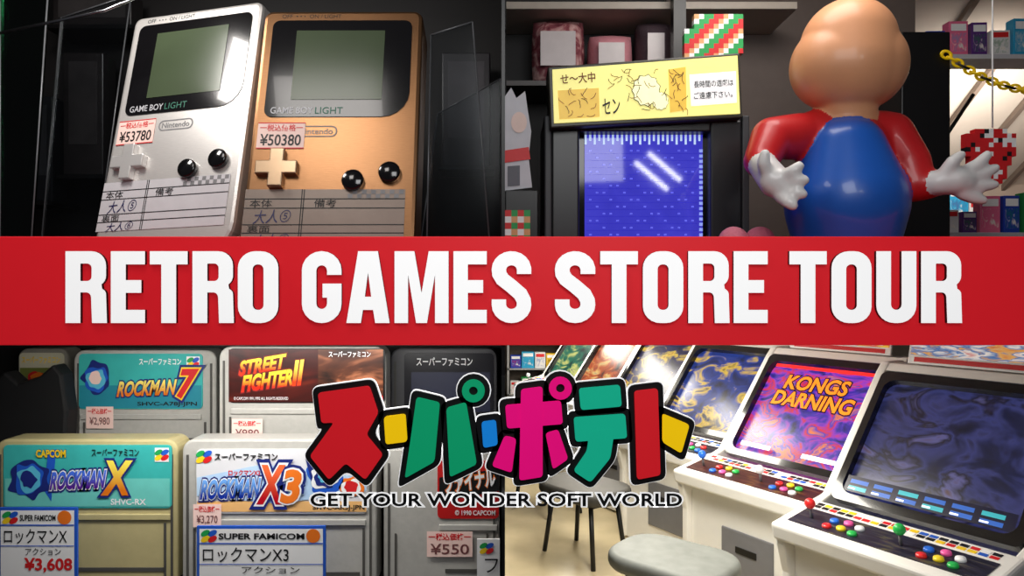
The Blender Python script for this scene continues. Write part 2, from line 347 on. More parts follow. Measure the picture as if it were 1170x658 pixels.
for i, (xa, ya, xb, yb, c, lb) in enumerate(((72, 60, 118, 200, (46, 40, 40), 'dim brown game box standing left of the silver handheld console'), (22, 110, 60, 230, (34, 36, 42), 'dim slate game box at the far left of the display case'), (505, 60, 560, 190, (40, 36, 42), 'dim purple-grey game box behind the clear panel right of the gold handheld console'), (60, -10, 150, 30, (40, 36, 36), 'dim dark box high in the display case above the silver handheld console'))):
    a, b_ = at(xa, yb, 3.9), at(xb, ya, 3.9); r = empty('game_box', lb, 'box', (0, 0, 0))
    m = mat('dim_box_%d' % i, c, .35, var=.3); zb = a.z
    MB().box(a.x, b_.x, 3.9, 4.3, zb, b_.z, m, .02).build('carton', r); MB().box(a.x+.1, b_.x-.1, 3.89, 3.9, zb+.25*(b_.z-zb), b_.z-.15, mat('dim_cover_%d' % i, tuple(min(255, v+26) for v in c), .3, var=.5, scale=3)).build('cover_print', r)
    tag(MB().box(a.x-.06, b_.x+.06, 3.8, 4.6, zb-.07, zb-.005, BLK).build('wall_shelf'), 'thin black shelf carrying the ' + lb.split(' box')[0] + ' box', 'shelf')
mb = MB(); mb.tube([at(0, 38, 1.2), at(120, 12, 1.2), at(160, -5, 1.2)], .02, mat('chrome', (190, 190, 195), .2, 1.)); tag(mb.build('hanging_rod'), 'thin chrome rod slanting across the top corner above the silver handheld console', 'rod')
# ------------------------------------------------------------------ arcade monitor cabinet (upper right)
CAB = mat('charcoal_cabinet', (56, 58, 62), .5, var=.12); CBK = mat('cabinet_bezel_black', (27, 28, 31), .35)
mc = empty('monitor_cabinet', 'charcoal upright arcade cabinet with a glowing yellow marquee and a blue screen', 'arcade machine', (0, 0, 0))
Yc = 1.9; a, b_ = at(622, 270, Yc), at(856, 132, Yc)
mb = MB(); mb.box(a.x, b_.x, 2.25, 3.0, -.4, b_.z, CAB, .04)
sx0, sx1, sz1 = at(662, 0, Yc).x, at(812, 0, Yc).x, at(0, 150, Yc).z
mb.box(a.x, b_.x, Yc+.06, 2.25, b_.z-.06, b_.z, CAB, .02); mb.box(a.x, a.x+.1, Yc-.02, 2.25, -.4, b_.z, CAB, .02); mb.box(b_.x-.1, b_.x, Yc-.02, 2.25, -.4, b_.z, CAB, .02); mb.build('body', mc)
mb = MB(); mb.box(a.x+.1, sx0, Yc, 2.25, -.4, b_.z-.06, CBK, .03); mb.box(sx1, b_.x-.1, Yc, 2.25, -.4, b_.z-.06, CBK, .03); mb.box(sx0, sx1, Yc, 2.25, sz1, b_.z-.06, CBK, .02); mb.box(sx0, sx1, Yc, 2.25, -.4, .2, CBK)
mb.box(sx0, sx1, 2.15, 2.24, .2, sz1, mat('tube_glass', (14, 14, 18), .1)); mb.build('bezel', mc)
SCR = art('blue_game_screen', [(.3, (58, 56, 196)), (.55, (64, 62, 206)), (.75, (74, 72, 214))], 2.5, .85, 'noise', .05)
mb = MB(); p0, p1 = at(668, 280, 2.12), at(803, 152, 2.12); mb.rect(p0.x, p1.x, p0.z, p1.z, 2.13, SCR)
SW = mat('screen_white', (190, 215, 255), .3, emit=.75); SD = mat('screen_navy', (48, 46, 178), .05, emit=.7); SLB = mat('screen_blue_line', (96, 100, 228), .05, emit=.7); SP = mat('screen_pale', (140, 160, 245), .3, emit=.7)
for i in range(26):
    xx = 668+i*5.2; pa, pb = at(xx, 165-(i % 2)*4, 2.12), at(xx+2.4, 152, 2.12); mb.rect(pa.x, pb.x, pa.z, pb.z, 2.125, SW)
for j in range(18):
    pa, pb = at(799, 174+j*6, 2.12), at(803, 170.5+j*6, 2.12); mb.rect(pa.x, pb.x, pa.z, pb.z, 2.125, SP)
for j in range(13):
    pa, pb = at(670, 175.6+j*8, 2.12), at(797, 175+j*8, 2.12); mb.rect(pa.x, pb.x, pa.z, pb.z, 2.1275, SD)
    for i in range(16):
        if (i*5+j*3) % 7 < 3: pa, pb = at(673+i*7.8, 173+j*8, 2.12), at(676+i*7.8, 171+j*8, 2.12); mb.rect(pa.x, pb.x, pa.z, pb.z, 2.127, SLB)
mb.build('screen', mc)
MY = mat('marquee_yellow', (236, 228, 134), .4, emit=.62, var=.08, scale=2); Ym = 1.7
def W2(P, Y): return [(at(p[0], p[1], Y).x, at(p[0], p[1], Y).z) for p in P]
mb = MB(); mb.slab(W2([(626, 76), (846, 60), (849, 134), (629, 146)], Ym), Ym+.01, Ym+.5, mat('marquee_housing', (60, 58, 50), .4), .02)
mb.slab(W2([(631, 80), (842, 64), (845, 130), (633, 141)], Ym), Ym-.02, Ym+.02, MY)
yy = Ym-.03
CREAM = mat('marquee_cream', (250, 245, 190), .4, emit=.6); MBR = mat('marquee_brown', (130, 76, 24), .5); MAM = mat('marquee_amber', (226, 186, 70), .4, emit=.5)
def burst(cx, cy, rx, ry, n, q0):
    return [(cx+rx*(1 if i % 2 else q0)*math.cos(2*math.pi*i/n), cy+ry*(1 if i % 2 else q0)*math.sin(2*math.pi*i/n)) for i in range(n)]
mb.flat(W2([(637, 104), (684, 101), (685, 134), (639, 137)], Ym), yy+.002, MAM); mb.flat(W2([(763, 80), (783, 77), (784, 126), (765, 129)], Ym), yy+.002, MAM)
for cx, cy, rx, ry in ((738, 104, 17, 19), (754, 116, 10, 11)):
    bst = burst(cx, cy, rx, ry, 22, .88); mb.flat(W2(bst, Ym), yy-.001*(cx > 740), BLACK); mb.flat(W2([(cx+(x-cx)*.95, cy+(y-cy)*.95) for x, y in bst], Ym), yy-.003-.001*(cx > 740), CREAM)
def stroke(mb, C, w, Y, y, m): mb.add([(at(*p, Y).x, y, at(*p, Y).z) for p in ribbon(C, w)], [[i, i+1, 2*len(C)-2-i, 2*len(C)-1-i] for i in range(len(C)-1)], m)
rl = random.Random(9)
for k_ in range(60):
    rg = [(642, 682, 104, 132), (700, 726, 82, 108), (764, 784, 80, 126), (726, 762, 84, 128)][k_ % 4]
    x_, y_ = rl.uniform(rg[0], rg[1]), rl.uniform(rg[2], rg[3]); t_ = rl.uniform(0, 6.28); C = []
    for j in range(5): C.append((x_, y_)); x_ += 2.6*math.cos(t_); y_ += 2.6*math.sin(t_); t_ += rl.uniform(-.2, .8)
    C = [(min(max(px, 634), 785), min(max(py, 80 if px > 690 else 99), 134)) for px, py in C]
    if all((Vector(C[j])-Vector(C[j+1])).length > .8 for j in range(4)): stroke(mb, C, .7, Ym, yy-.006, MBR if k_ % 3 else BLACK)
def T(mb, s, x0, y0, x1, y1, Y, y, m, off=0., shear=0., rot=0., ref=None):
    p, q = at(x0, y1, Y), at(x1, y0, Y); mb.text(s, p.x, q.x, p.z, q.z, y, m, off, shear, rot=rot, ref=ref)
T(mb, 'セン', 688, 113, 708, 131, Ym, yy-.008, BLACK, .012, rot=.06); T(mb, 'せ～大中', 640, 84, 680, 96, Ym, yy, MBR, .02, rot=.07)
mb.flat(W2([(787, 86), (840, 82), (841, 118), (789, 122)], Ym), yy, mat('notice_white', (250, 250, 250), .5, emit=.35))
T(mb, '長時間の遊戯は', 792, 92, 837, 100, Ym, yy-.004, BLACK, .008, rot=.06); T(mb, 'ご遠慮下さい。', 792, 105, 836, 113, Ym, yy-.004, BLACK, .008, rot=.06)
mb.build('marquee', mc)
# bead ornaments (generic geometric pixel patterns)
def pixels(rows, px, py, cell, Y, label, pal, cord=None):
    r = empty('bead_ornament', label, 'ornament', (0, 0, 0)); mb = MB()
    for j, row in enumerate(rows):
        for i, c in enumerate(row):
            if c in pal:
                p, q = at(px+i*cell, py+(j+1)*cell, Y), at(px+(i+1)*cell, py+j*cell, Y); mb.box(p.x, q.x, Y, Y+.12, p.z, q.z, pal[c])
    mb.build('bead_panel', r)
    if cord: MB().tube(cord, .012, WHITE, 6).build('cord', r)
    return r
PAL = {'r': RED, 'g': GRN, 't': mat('tan_bead', (225, 165, 110)), 'w': WHITE, 'k': BLACK, 'b': mat('brown_bead', (110, 60, 30))}
pixels([''.join('rrtwggrrtwgg'[(i+j) % 12] if (i > 1 or j > 2) and (i < 10 or j < 8) else '.' for i in range(12)) for j in range(11)], 782, 16, 5.6, 1.85, 'red, tan and green striped pixel bead tile standing on the yellow marquee', PAL)
pixels(['rgrg', 'wtwt', 'rgrg', 'wtwt', 'rgrg'], 577, 240, 7.2, 1.5, 'small red and green chequered bead tile below the white cutout', PAL)
tag(MB().box(.04, .42, 1.45, 1.68, -.4, at(0, 276, 1.5).z-.004, BLK).build('display_plinth'), 'low black plinth under the small chequered bead tile', 'plinth')
rows = []; rb = random.Random(3)
for j in range(13):
    s = ''
    for i in range(11):
        d = math.hypot((i-5)*1.15, j-6)+.9*math.sin(math.atan2(j-6, i-5)*3); s += '.' if d > 6.2 else rb.choice('rrrw' if (i+j) % 5 else 'rk')
    rows.append(s)
pixels(rows, 1104, 142, 5.2, 1.9, 'irregular red and white pixel bead ornament hanging above the open right hand', PAL, [at(1134, 146, 1.95), Vector((at(1134, 143, 1.95).x, 1.95, 5.59))])
# white cutout
r = empty('cardboard_cutout', 'white cat-eared cardboard cutout with red trim at the left edge beside the charcoal cabinet', 'cutout')
mb = MB(); mb.slab(W2([(577, 110), (584, 100), (590, 112), (600, 104), (603, 126), (607, 150), (604, 180), (608, 214), (577, 218)], 1.8), 1.8, 1.84, mat('cutout_white', (205, 205, 212), .6))
mb.flat(W2([(577, 172), (604, 168), (606, 182), (577, 186)], 1.8), 1.79, RED); mb.flat(W2([(580, 190), (594, 189), (594, 212), (580, 213)], 1.8), 1.79, mat('cutout_grey', (90, 90, 100))); mb.flat(W2(ell(593, 140, 9, 12), 1.8), 1.79, mat('cutout_blush', (232, 205, 195))); mb.build('card', r)
mb = MB(); mb.box(.03, .48, 1.7, 2.0, -.4, at(0, 218, 1.8).z-.005, BLK, .01); tag(mb.build('pedestal'), 'black pedestal carrying the white cat-eared cutout', 'pedestal')
# shelf top left with packaged goods
WOODS = mat('shelf_white_edge', (170, 160, 148), .5)
zs = at(0, 92, 3.4).z; zu = at(0, 10, 3.4).z; xe = at(775, 0, 3.6).x
tag(MB().box(.05, xe, 3.4, 4.55, zs-.08, zs, mat('shelf_grey', (70, 66, 66), .5)).build('wall_shelf'), 'grey shelf behind the yellow marquee holding packed cushions', 'shelf')
tag(MB().box(.05, at(905, 0, 3.6).x, 3.4, 4.55, zu, at(0, 2, 3.4).z, WOODS).build('wall_shelf'), 'pale shelf board along the top above the packed cushions', 'shelf')
tag(MB().box(.03, xe, 4.58, 4.66, -.4, 5.59, DARK).build('back_board'), 'dark board closing the shelf behind the packed cushions', 'board')
tag(MB().box(xe+.03, at(1045, 0, 4.6).x, 4.58, 4.66, -.4, 5.59, mat('partition_taupe', (104, 92, 86), .6)).build('partition'), 'taupe partition behind the mannequin and the striped bead tile', 'partition')
def cushion(px0, px1, top, Y, col, lb, nm):
    r = empty(nm, lb, 'cushion'); p, q = at(px0, 92, Y), at(px1, top, Y)
    bm = bmesh.new(); bmesh.ops.create_cube(bm, size=1); bmesh.ops.subdivide_edges(bm, edges=bm.edges[:], cuts=7, use_grid_fill=True)
    w, h = q.x-p.x-.04, min(q.z, zu-.04)-zs
    for v in bm.verts:
        x, y, z = v.co*2; e = (1-abs(x)**4)*(1-abs(z)**4); v.co = Vector(((p.x+q.x)/2+x*w/2*(1-.06*z*z), Y+y*(.12+.3*e), zs+.005+h/2+z*h/2*(1-.06*x*x)))
    MB().bmadd(bm, col, None, True).build('pillow', r)
    mb = MB(); mb.box(p.x+.15, q.x-.2, Y-.44, Y-.4, zs+h*.25, zs+h*.75, mat('tag_white', (200, 190, 190), .3)); mb.build('paper_tag', r)
cushion(606, 668, 18, 3.95, art('maroon_pack', [(.3, (84, 36, 46)), (.5, (150, 84, 92)), (.7, (215, 175, 170))], 4, 0, 'noise', .2), 'maroon and pink packed cushion leftmost on the grey shelf', 'packed_cushion')
cushion(670, 722, 44, 3.95, mat('pink_plush', (205, 135, 145), .6, bump=.3, scale=20), 'pink plush cushion on the grey shelf beside the maroon one', 'plush_cushion')
cushion(724, 766, 30, 3.95, mat('dark_plush', (70, 55, 62), .6, bump=.3, scale=20), 'dark plush cushion on the grey shelf left of the striped bead tile', 'plush_cushion')
tag(MB().box(at(768, 0, 3.2).x, at(782, 0, 3.2).x, 3.1, 3.3, -.4, 5.59, BLK).build('shelf_post'), 'black upright post at the right end of the grey shelf', 'post')
for px, c, lb in ((838, (225, 130, 150), 'pink plush ball nearest the charcoal cabinet, under the red elbow'), (868, (205, 110, 135), 'darker pink plush ball right of the paler one')):
    p = at(px, 276, 1.3); mb = MB(); mb.ball(p, .2, mat('plush_%d' % px, c, .8, bump=.3, scale=30), 20); o = mb.build('plush_ball'); tag(o, lb, 'plush ball')
    tag(MB().box(p.x-.16, p.x+.16, 1.15, 1.45, -.4, p.z-.195, BLK).build('display_plinth'), 'black plinth beneath the ' + lb.split(' ball')[0] + ' ball', 'plinth')
# ------------------------------------------------------------------ faceless mannequin standing in for the shop figure
SKIN = mat('mannequin_tan', (226, 160, 116), .45, var=.03, coat=.15); MR = mat('mannequin_red', (205, 30, 34), .4, var=.05, coat=.2); MBl = mat('mannequin_blue', (28, 92, 190), .35, var=.05, coat=.3); MW = mat('mannequin_white', (232, 230, 228), .4, var=.03, coat=.2); MK = mat('mannequin_shoe', (90, 50, 25), .4)
man = empty('mannequin', 'faceless mannequin in red top, blue high trousers and white gloves, one arm held out', 'mannequin', (0, 0, 0))
caps = []
def cp(p, r0, q, r1, m): caps.append((Vector(p), r0, Vector(q), r1, m))
A = at
cp(A(955, 76, .95), .56, A(983, 76, .95), .56, SKIN); cp(A(969, 52, .95), .58, A(969, 76, .95), .62, SKIN); cp(A(967, 120, 1.0), .36, A(967, 140, 1.05), .36, SKIN)
cp(A(965, 176, 1.1), .54, A(966, 180, 1.1), .54, MR); cp(A(928, 156, 1.1), .33, A(1006, 156, 1.1), .33, MR)
cp(A(965, 178, .93), .50, A(966, 232, .98), .74, MBl); cp(A(966, 232, .98), .74, A(966, 285, 1.05), .60, MBl)
for px in (938, 998):
    p = A(px, 288, 1.05); cp(p, .34, (p.x, 1.05, -.1), .28, MBl); cp((p.x, 1.1, -.22), .17, (p.x, .75, -.24), .15, MK)
# viewer-left arm: hand on the hip
cp(A(912, 156, 1.05), .30, A(882, 158, .95), .27, MR); cp(A(882, 158, .95), .27, A(869, 184, .75), .21, MR)
cp(A(872, 190, .6), .17, A(886, 208, .42), .19, MW); cp(A(882, 206, .4), .16, A(893, 214, .38), .15, MW)
for q0, q1, q2 in (((893, 203), (905, 196), (913, 190)), ((897, 209), (911, 206), (919, 206)), ((897, 217), (910, 220), (917, 222)), ((892, 224), (901, 231), (906, 235))):
    cp(A(*q0, .34), .085, A(*q1, .22), .078, MW); cp(A(*q1, .22), .078, A(*q2, .2), .066, MW)
cp(A(878, 202, .38), .09, A(872, 186, .3), .08, MW); cp(A(872, 186, .3), .08, A(874, 176, .28), .066, MW)
# viewer-right arm held out, palm up
cp(A(1016, 155, 1.05), .30, A(1038, 186, .95), .26, MR); cp(A(1038, 186, .95), .26, A(1046, 210, .85), .23, MR); cp(A(1046, 210, .85), .23, A(1064, 210, .75), .18, MR)
cp(A(1070, 209, .65), .15, A(1090, 206, .6), .18, MW); cp(A(1090, 206, .6), .18, A(1098, 208, .6), .16, MW)
for q0, q1, q2 in (((1101, 197), (1117, 188), (1128, 177)), ((1106, 204), (1123, 199), (1137, 192)), ((1105, 213), (1121, 213), (1136, 211)), ((1100, 221), (1112, 226), (1123, 229))):
    cp(A(*q0, .58), .085, A(*q1, .56), .078, MW); cp(A(*q1, .56), .078, A(*q2, .56), .062, MW)
cp(A(1080, 198, .56), .09, A(1088, 185, .5), .08, MW); cp(A(1088, 185, .5), .08, A(1098, 177, .5), .062, MW)
mb = MB()
for p, r0, q, r1, m in caps:
    n_ = 48 if r0 > .4 else 22; st = 10 if r0 > .4 else 3
    for i in range(st+1): mb.ball(p.lerp(q, i/st), r0+(r1-r0)*i/st, WHITE, n_)
    if (q-p).length > .02: mb.tube([p, q], [r0, r1], WHITE, n_)
raw = mb.build('tmp'); md = raw.modifiers.new('r', 'REMESH'); md.mode = 'VOXEL'; md.voxel_size = .024; sm = raw.modifiers.new('s', 'SMOOTH'); sm.iterations = 14; sm.factor = .5
COL.objects.unlink(raw); vs, fs = ev(raw)
def cd(x, c):
    p, r0, q, r1, m = c; d = q-p; t = max(0, min(1, (x-p).dot(d)/max(1e-9, d.length_squared))); return (x-p-d*t).length-(r0+(r1-r0)*t)
mm = [SKIN, MR, MBl, MW, MK]; mb = MB(); mb.v = vs; mb.mats = mm
for f in fs:
    c = sum((vs[i] for i in f), Vector())/len(f); best = min(caps, key=lambda k: cd(c, k)); mb.f.append(list(f)); mb.mi.append(mm.index(best[4])); mb.sm.append(True)
mb.build('body', man)
# ------------------------------------------------------------------ right background of the upper right bay
tag(MB().box(at(1030, 0, 3).x, at(1086, 0, 3).x, 3, 3.8, -.4, at(0, 36, 3).z, BLK, .02).build('display_stand'), 'tall black display stand behind the mannequin', 'stand')
tb = at(1088, 264, 3.6); tag(MB().box(tb.x, 11.2, 3.85, 5.2, -.4, tb.z, mat('counter_grey', (170, 170, 175), .5), .02).build('display_counter'), 'grey counter at the right behind the outstretched hand', 'counter')
CN = {'red': (190, 24, 24), 'blue': (24, 60, 170), 'white': (225, 225, 225), 'yellow': (235, 190, 30), 'green': (24, 130, 60), 'purple': (90, 40, 125), 'orange': (230, 100, 20), 'black': (20, 20, 24), 'pink': (235, 110, 150), 'cyan': (40, 160, 205)}
ORD = ['first', 'second', 'third', 'fourth', 'fifth', 'sixth', 'seventh', 'eighth', 'ninth', 'tenth', 'eleventh', 'twelfth', 'thirteenth', 'fourteenth']
def gamebox(x0, x1, y0, y1, z0, z1, cn, label, group, rz=0):
    r = empty('game_box', label, 'game box', ((x0+x1)/2, y0, z0), rz, group); w, h = (x1-x0)/2, z1-z0
    MB().box(-w, w, 0, y1-y0, 0, h, mat('carton_'+cn, CN[cn], .4, var=.15), .008).build('carton', r)
    c2 = random.choice(list(CN)); mb = MB(); mb.box(-w*.8, w*.8, -.006, 0, h*.12, h*.66, art('cover_%s_%s' % (cn, c2), [(.2, CN[c2]), (.5, CN[cn]), (.7, (240, 235, 225)), (.85, CN[c2])], 3, 0, 'noise')); mb.rect(-w*.8, w*.8, h*.72, h*.92, -.007, WHITE if cn != 'white' else RED); mb.build('cover_print', r)
cols = list(CN)
x = tb.x+.1
for i in range(8):
    w = random.uniform(.24, .36); cn = cols[(i*3+2) % 10]; gamebox(x, x+w, 4.0, 4.2, tb.z, tb.z+random.uniform(.36, .72), cn, '%s game box, %s from the left on the grey counter' % (cn, ORD[i]), 'game boxes on the grey counter', random.uniform(-.08, .08)); x += w+.06
zsh = at(0, 64, 4.6).z; xs0 = at(1048, 0, 4.6).x
hs = empty('hanging_shelf', 'white shelf hung from the ceiling at the right above the chain', 'shelf')
MB().box(xs0, 10.8, 4.5, 5.1, zsh-.08, zsh, mat('shelf_white', (200, 200, 205), .5)).build('board', hs)
for x in (xs0+.06, 10.7): MB().tube([(x, 5.0, zsh), (x, 5.0, 5.59)], .03, BLK).build('hanger_rod', hs)
x = xs0+.16
for i in range(12):
    w = random.uniform(.24, .36); cn = cols[(i*7+1) % 10]
    if x+w > 10.5: break
    gamebox(x, x+w, 4.6, 4.8, zsh, zsh+random.uniform(.45, .8), cn, '%s game box, %s from the left on the hanging white shelf' % (cn, ORD[i]), 'game boxes on the hanging white shelf', random.uniform(-.08, .08)); x += w+.07
tag(MB().box(8.6, 13.4, 8.8, 9.8, -.4, 1.55, mat('counter_far', (120, 112, 110), .5), .02).build('display_counter'), 'far low counter under the sloping ceiling', 'counter')
x = 8.7
for i in range(10):
    w = random.uniform(.36, .5); cn = cols[(i*3+4) % 10]; gamebox(x, x+w, 8.95, 9.2, 1.55, 1.55+random.uniform(.4, .95), cn, '%s game box, %s from the left on the far counter' % (cn, ORD[i]), 'game boxes on the far counter'); x += w+.02
ch = empty('chain', 'yellow and black plastic chain hanging across the right corner', 'chain'); p0, p1 = at(1078, 60, 2.93), at(1189, 104, 3.1); n = 17
for i in range(n):
    t = (i+.5)/n; p = p0.lerp(p1, t); p.z -= .3*4*t*(1-t)*.5; d = (p1-p0).normalized(); ang = math.atan2(-d.z, d.x)+(t-.5)*-.3
    M = Matrix.Translation(p) @ Matrix.Rotation(ang, 4, 'Y') @ Matrix.Rotation(math.radians(90*(i % 2)+25), 4, 'X')
    MB().torus(.05, .02, mat('chain_yellow', (250, 205, 20), .4, emit=.1) if i % 4 != 3 else BLACK, M, 14, 6, 1.5).build('link', ch)
tag(MB().box(p1.x, p1.x+.12, 3.04, 3.16, -.4, p1.z+.15, BLK).build('chain_post'), 'black post holding the right end of the plastic chain', 'post')
tag(MB().tube([at(1112, 108, 3.4), at(1070, 172, 3.3)], .03, BLK).build('slanted_bar'), 'short black bar slanting below the plastic chain', 'bar')
# ------------------------------------------------------------------ game cartridges (lower left)
CG = mat('cartridge_grey', (180, 178, 172), .34, var=.12, bump=.03, scale=12, coat=.35); CY = mat('cartridge_yellowed', (190, 178, 130), .36, var=.14, coat=.3); CD = mat('cartridge_groove', (78, 76, 72), .6)
def familogo(mb, Y, cx, cy, r, y):
    for dx, dy, m in ((-.45, -.35, GRN), (.45, -.35, BLUE), (-.45, .4, YEL), (.45, .4, RED)):
        mb.flat(W2(ell(cx+dx*r, cy+dy*r, r*.62, r*.36, 12, -.5), Y), y, m)
def F(mb, P, Y, y, m): mb.flat(W2(P, Y), y, m)
def Q(x0, y0, x1, y1): return [(x0, y1), (x1, y1), (x1, y0), (x0, y0)]
def cartridge(label, body, lab, Y, zbot, shell, labm, draw, sticker=None, name='game_cartridge'):
    p, q = at(body[0], 0, Y), at(body[1], body[2], Y); r = empty(name, label, 'game cartridge', (0, 0, 0))
    w = q.x-p.x; mb = MB(); mb.slab(rr(p.x, zbot, q.x, q.z, (.04, .04, .16, .16)), Y, Y+.42, shell, .03); mb.build('shell', r)
    la, lb = at(lab[0], lab[3], Y), at(lab[1], lab[2], Y)
    mb = MB()
    for xx in (p.x+.06, q.x-.09, p.x+.15, q.x-.18):
        mb.box(xx, xx+.03, Y-.012, Y+.05, zbot+.05, min(q.z-.2, la.z-.2) if xx in (p.x+.15, q.x-.18) else q.z-.2, CD)
    zz = zbot+.12; mb.box(la.x+.1, lb.x-.1, Y-.012, Y+.05, zz, zz+.05, CD); mb.box(la.x+.02, lb.x-.02, Y-.03, Y+.02, la.z-.16, la.z-.08, shell, .01); mb.build('grip_ridge', r)
    mb = MB(); mb.slab(rr(la.x, la.z, lb.x, lb.z, .06), Y-.018, Y+.01, labm); draw(mb, Y, Y-.024); mb.build('label', r)
    if sticker:
        x0, y0, x1, y1, pr = sticker; mb = MB(); F(mb, Q(x0, y0, x1, y1), Y, Y-.036, PINK); T(mb, '一税込価格一', x0+2, y0+2, x1-2, y0+.35*(y1-y0), Y, Y-.04, RED, .02); T(mb, pr, x0+4, y0+.48*(y1-y0), x1-4, y1-3, Y, Y-.04, mat('sticker_ink', (120, 70, 70)), .01); mb.build('price_sticker', r)
    return r
def blob(mb, cx, cy, sx, sy, Y, y, cols, seed):
    rd = random.Random(seed)
    for i, m in enumerate(cols):
        P = []
        for k in range(14):
            t = 2*math.pi*k/14; q = rd.uniform(.62, 1.05)*(1-.2*i); P.append((cx+sx*q*math.cos(t), cy+sy*q*math.sin(t)))
        mb.flat(W2(soft(P, 4), Y), y-.003*i, m)
def outl(mb, s, x0, y0, x1, y1, Y, y, m, mo, o=.09, shear=.3, rot=0., mo2=None):
    if mo2: T(mb, s, x0, y0, x1, y1, Y, y+.003, mo2, o*1.8, shear, rot, ref=.04)
    T(mb, s, x0, y0, x1, y1, Y, y, mo, o, shear, rot, ref=.04); T(mb, s, x0, y0, x1, y1, Y, y-.004, m, .04, shear, rot)
def grad(name, Y, py0, py1, c0, c1): return art(name, [(.15, c1), (.9, c0)], kind=(at(0, py1, Y).z, at(0, py0, Y).z))
DRED = mat('deep_red', (120, 10, 14))
def dA(mb, Y, y):
    F(mb, Q(92, 440, 231, 466), Y, y, mat('teal_deep', (40, 140, 160), .4)); blob(mb, 111, 432, 20, 22, Y, y-.004, [NAVY, BLUE, CYAN, PINK], 3)
    outl(mb, 'ROCKMAN', 134, 434, 204, 452, Y, y-.008, grad('gold_title', Y, 434, 452, (255, 240, 120), (230, 120, 30)), NAVY, .11, .45, .04); outl(mb, '7', 203, 421, 229, 455, Y, y-.012, RED, YEL, .08, .3, 0, NAVY); T(mb, 'SHVC-A78J-JPN', 158, 458.5, 226, 464.5, Y, y-.006, BLACK, .02)
    T(mb, 'スーパーファミコン', 160, 409, 208, 417, Y, y-.006, WHITE, .02); F(mb, Q(214, 407, 229, 420), Y, y-.003, WHITE); familogo(mb, Y, 221.5, 413.5, 7, y-.006)
def dB(mb, Y, y):
    F(mb, Q(262, 399, 366, 459), Y, y, art('ember_label', [(.3, (20, 10, 10)), (.55, (74, 20, 14)), (.75, (120, 40, 20))], 2.0, 0, 'noise'))
    outl(mb, 'STREET', 272, 408, 330, 425, Y, y-.004, grad('fire_title', Y, 408, 425, (255, 236, 70), (235, 50, 16)), DRED, .1, .5, .17); outl(mb, 'FIGHTER', 275, 425, 336, 444, Y, y-.008, grad('fire_title_low', Y, 425, 444, (255, 226, 60), (225, 40, 16)), DRED, .1, .5, .14); outl(mb, 'II', 333, 411, 350, 440, Y, y-.012, grad('fire_two', Y, 411, 440, (255, 240, 90), (230, 60, 16)), DRED, .07, .4, .1)
    F(mb, Q(364, 399, 438, 458), Y, y-.001, art('warm_portrait', [(.3, (18, 12, 12)), (.5, (96, 52, 34)), (.62, (190, 120, 84)), (.8, (30, 14, 12))], 2.2, 0, 'noise')); F(mb, [(372, 458), (400, 446), (438, 452), (438, 458)], Y, y-.006, RED)
    T(mb, 'スーパーファミコン', 376, 401, 424, 408, Y, y-.006, WHITE, .02); T(mb, '© CAPCOM 1991,1992 ALL RIGHTS RESERVED', 268, 453, 330, 457, Y, y-.003, WHITE)
def dC(mb, Y, y):
    F(mb, Q(7, 546, 195, 578), Y, y, mat('teal_light', (110, 205, 195), .4)); blob(mb, 35, 547, 27, 28, Y, y-.004, [NAVY, BLUE, CYAN, NAVY], 8); F(mb, [(56, 520), (66, 512), (60, 572), (52, 560)], Y, y-.003, BLUE)
    outl(mb, 'CAPCOM', 43, 513, 77, 522, Y, y-.006, YEL, NAVY, .07, 0); outl(mb, 'ROCKMAN', 58, 537, 124, 558, Y, y-.01, grad('violet_title', Y, 537, 558, (70, 120, 240), (90, 30, 150)), WHITE, .09, .45, .04, NAVY); outl(mb, 'X', 117, 525, 154, 565, Y, y-.018, grad('x_title', Y, 525, 565, (255, 235, 90), (230, 120, 20)), NAVY, .09, .2)
    T(mb, 'スーパーファミコン', 106, 512, 160, 521, Y, y-.006, BLACK, .02); F(mb, Q(178, 511, 194, 527), Y, y-.003, WHITE); familogo(mb, Y, 186, 519, 8, y-.006); T(mb, 'SHVC-RX', 128, 569, 168, 576, Y, y-.006, WHITE, .02)
def dD(mb, Y, y):
    F(mb, Q(226, 572, 419, 584), Y, y, mat('pale_orange', (245, 190, 120))); F(mb, [(226, 545), (300, 530), (419, 545), (419, 560), (320, 575), (226, 566)], Y, y-.002, mat('pale_sky', (185, 215, 245)))
    T(mb, 'スーパーファミコン', 246, 517, 318, 526, Y, y-.004, BLACK, .03); familogo(mb, Y, 234, 521, 9, y-.004); T(mb, 'ロックマンX3', 262, 536, 298, 543, Y, y-.006, RED, .03)
    outl(mb, 'ROCKMAN', 229, 546, 300, 569, Y, y-.01, grad('blue_title', Y, 546, 569, (120, 180, 250), (20, 50, 160)), WHITE, .08, .45, .04, NAVY); outl(mb, 'X', 294, 530, 328, 575, Y, y-.018, grad('x_red', Y, 530, 575, (250, 110, 60), (190, 10, 30)), WHITE, .08, .2, 0, NAVY); outl(mb, '3', 321, 535, 346, 574, Y, y-.024, ORG, WHITE, .08, .2, 0, NAVY)
    blob(mb, 372, 544, 24, 22, Y, y-.005, [BLUE, WHITE, NAVY, CYAN], 5); blob(mb, 402, 556, 16, 14, Y, y-.005, [ORG, WHITE, RED], 6); F(mb, [(350, 524), (360, 518), (368, 548), (358, 556)], Y, y-.006, NAVY); T(mb, 'SHVC-AR3J-JPN', 358, 576, 417, 583, Y, y-.006, BLACK, .02)
def dE(mb, Y, y):
    F(mb, [(502, 545), (570, 535), (570, 560), (502, 572)], Y, y, BLACK); outl(mb, 'ファイナル', 508, 538, 566, 560, Y, y-.004, WHITE, ORG, .1, .1, .15); T(mb, '© 1990 CAPCOM', 520, 582, 566, 588, Y, y-.004, WHITE, .02)
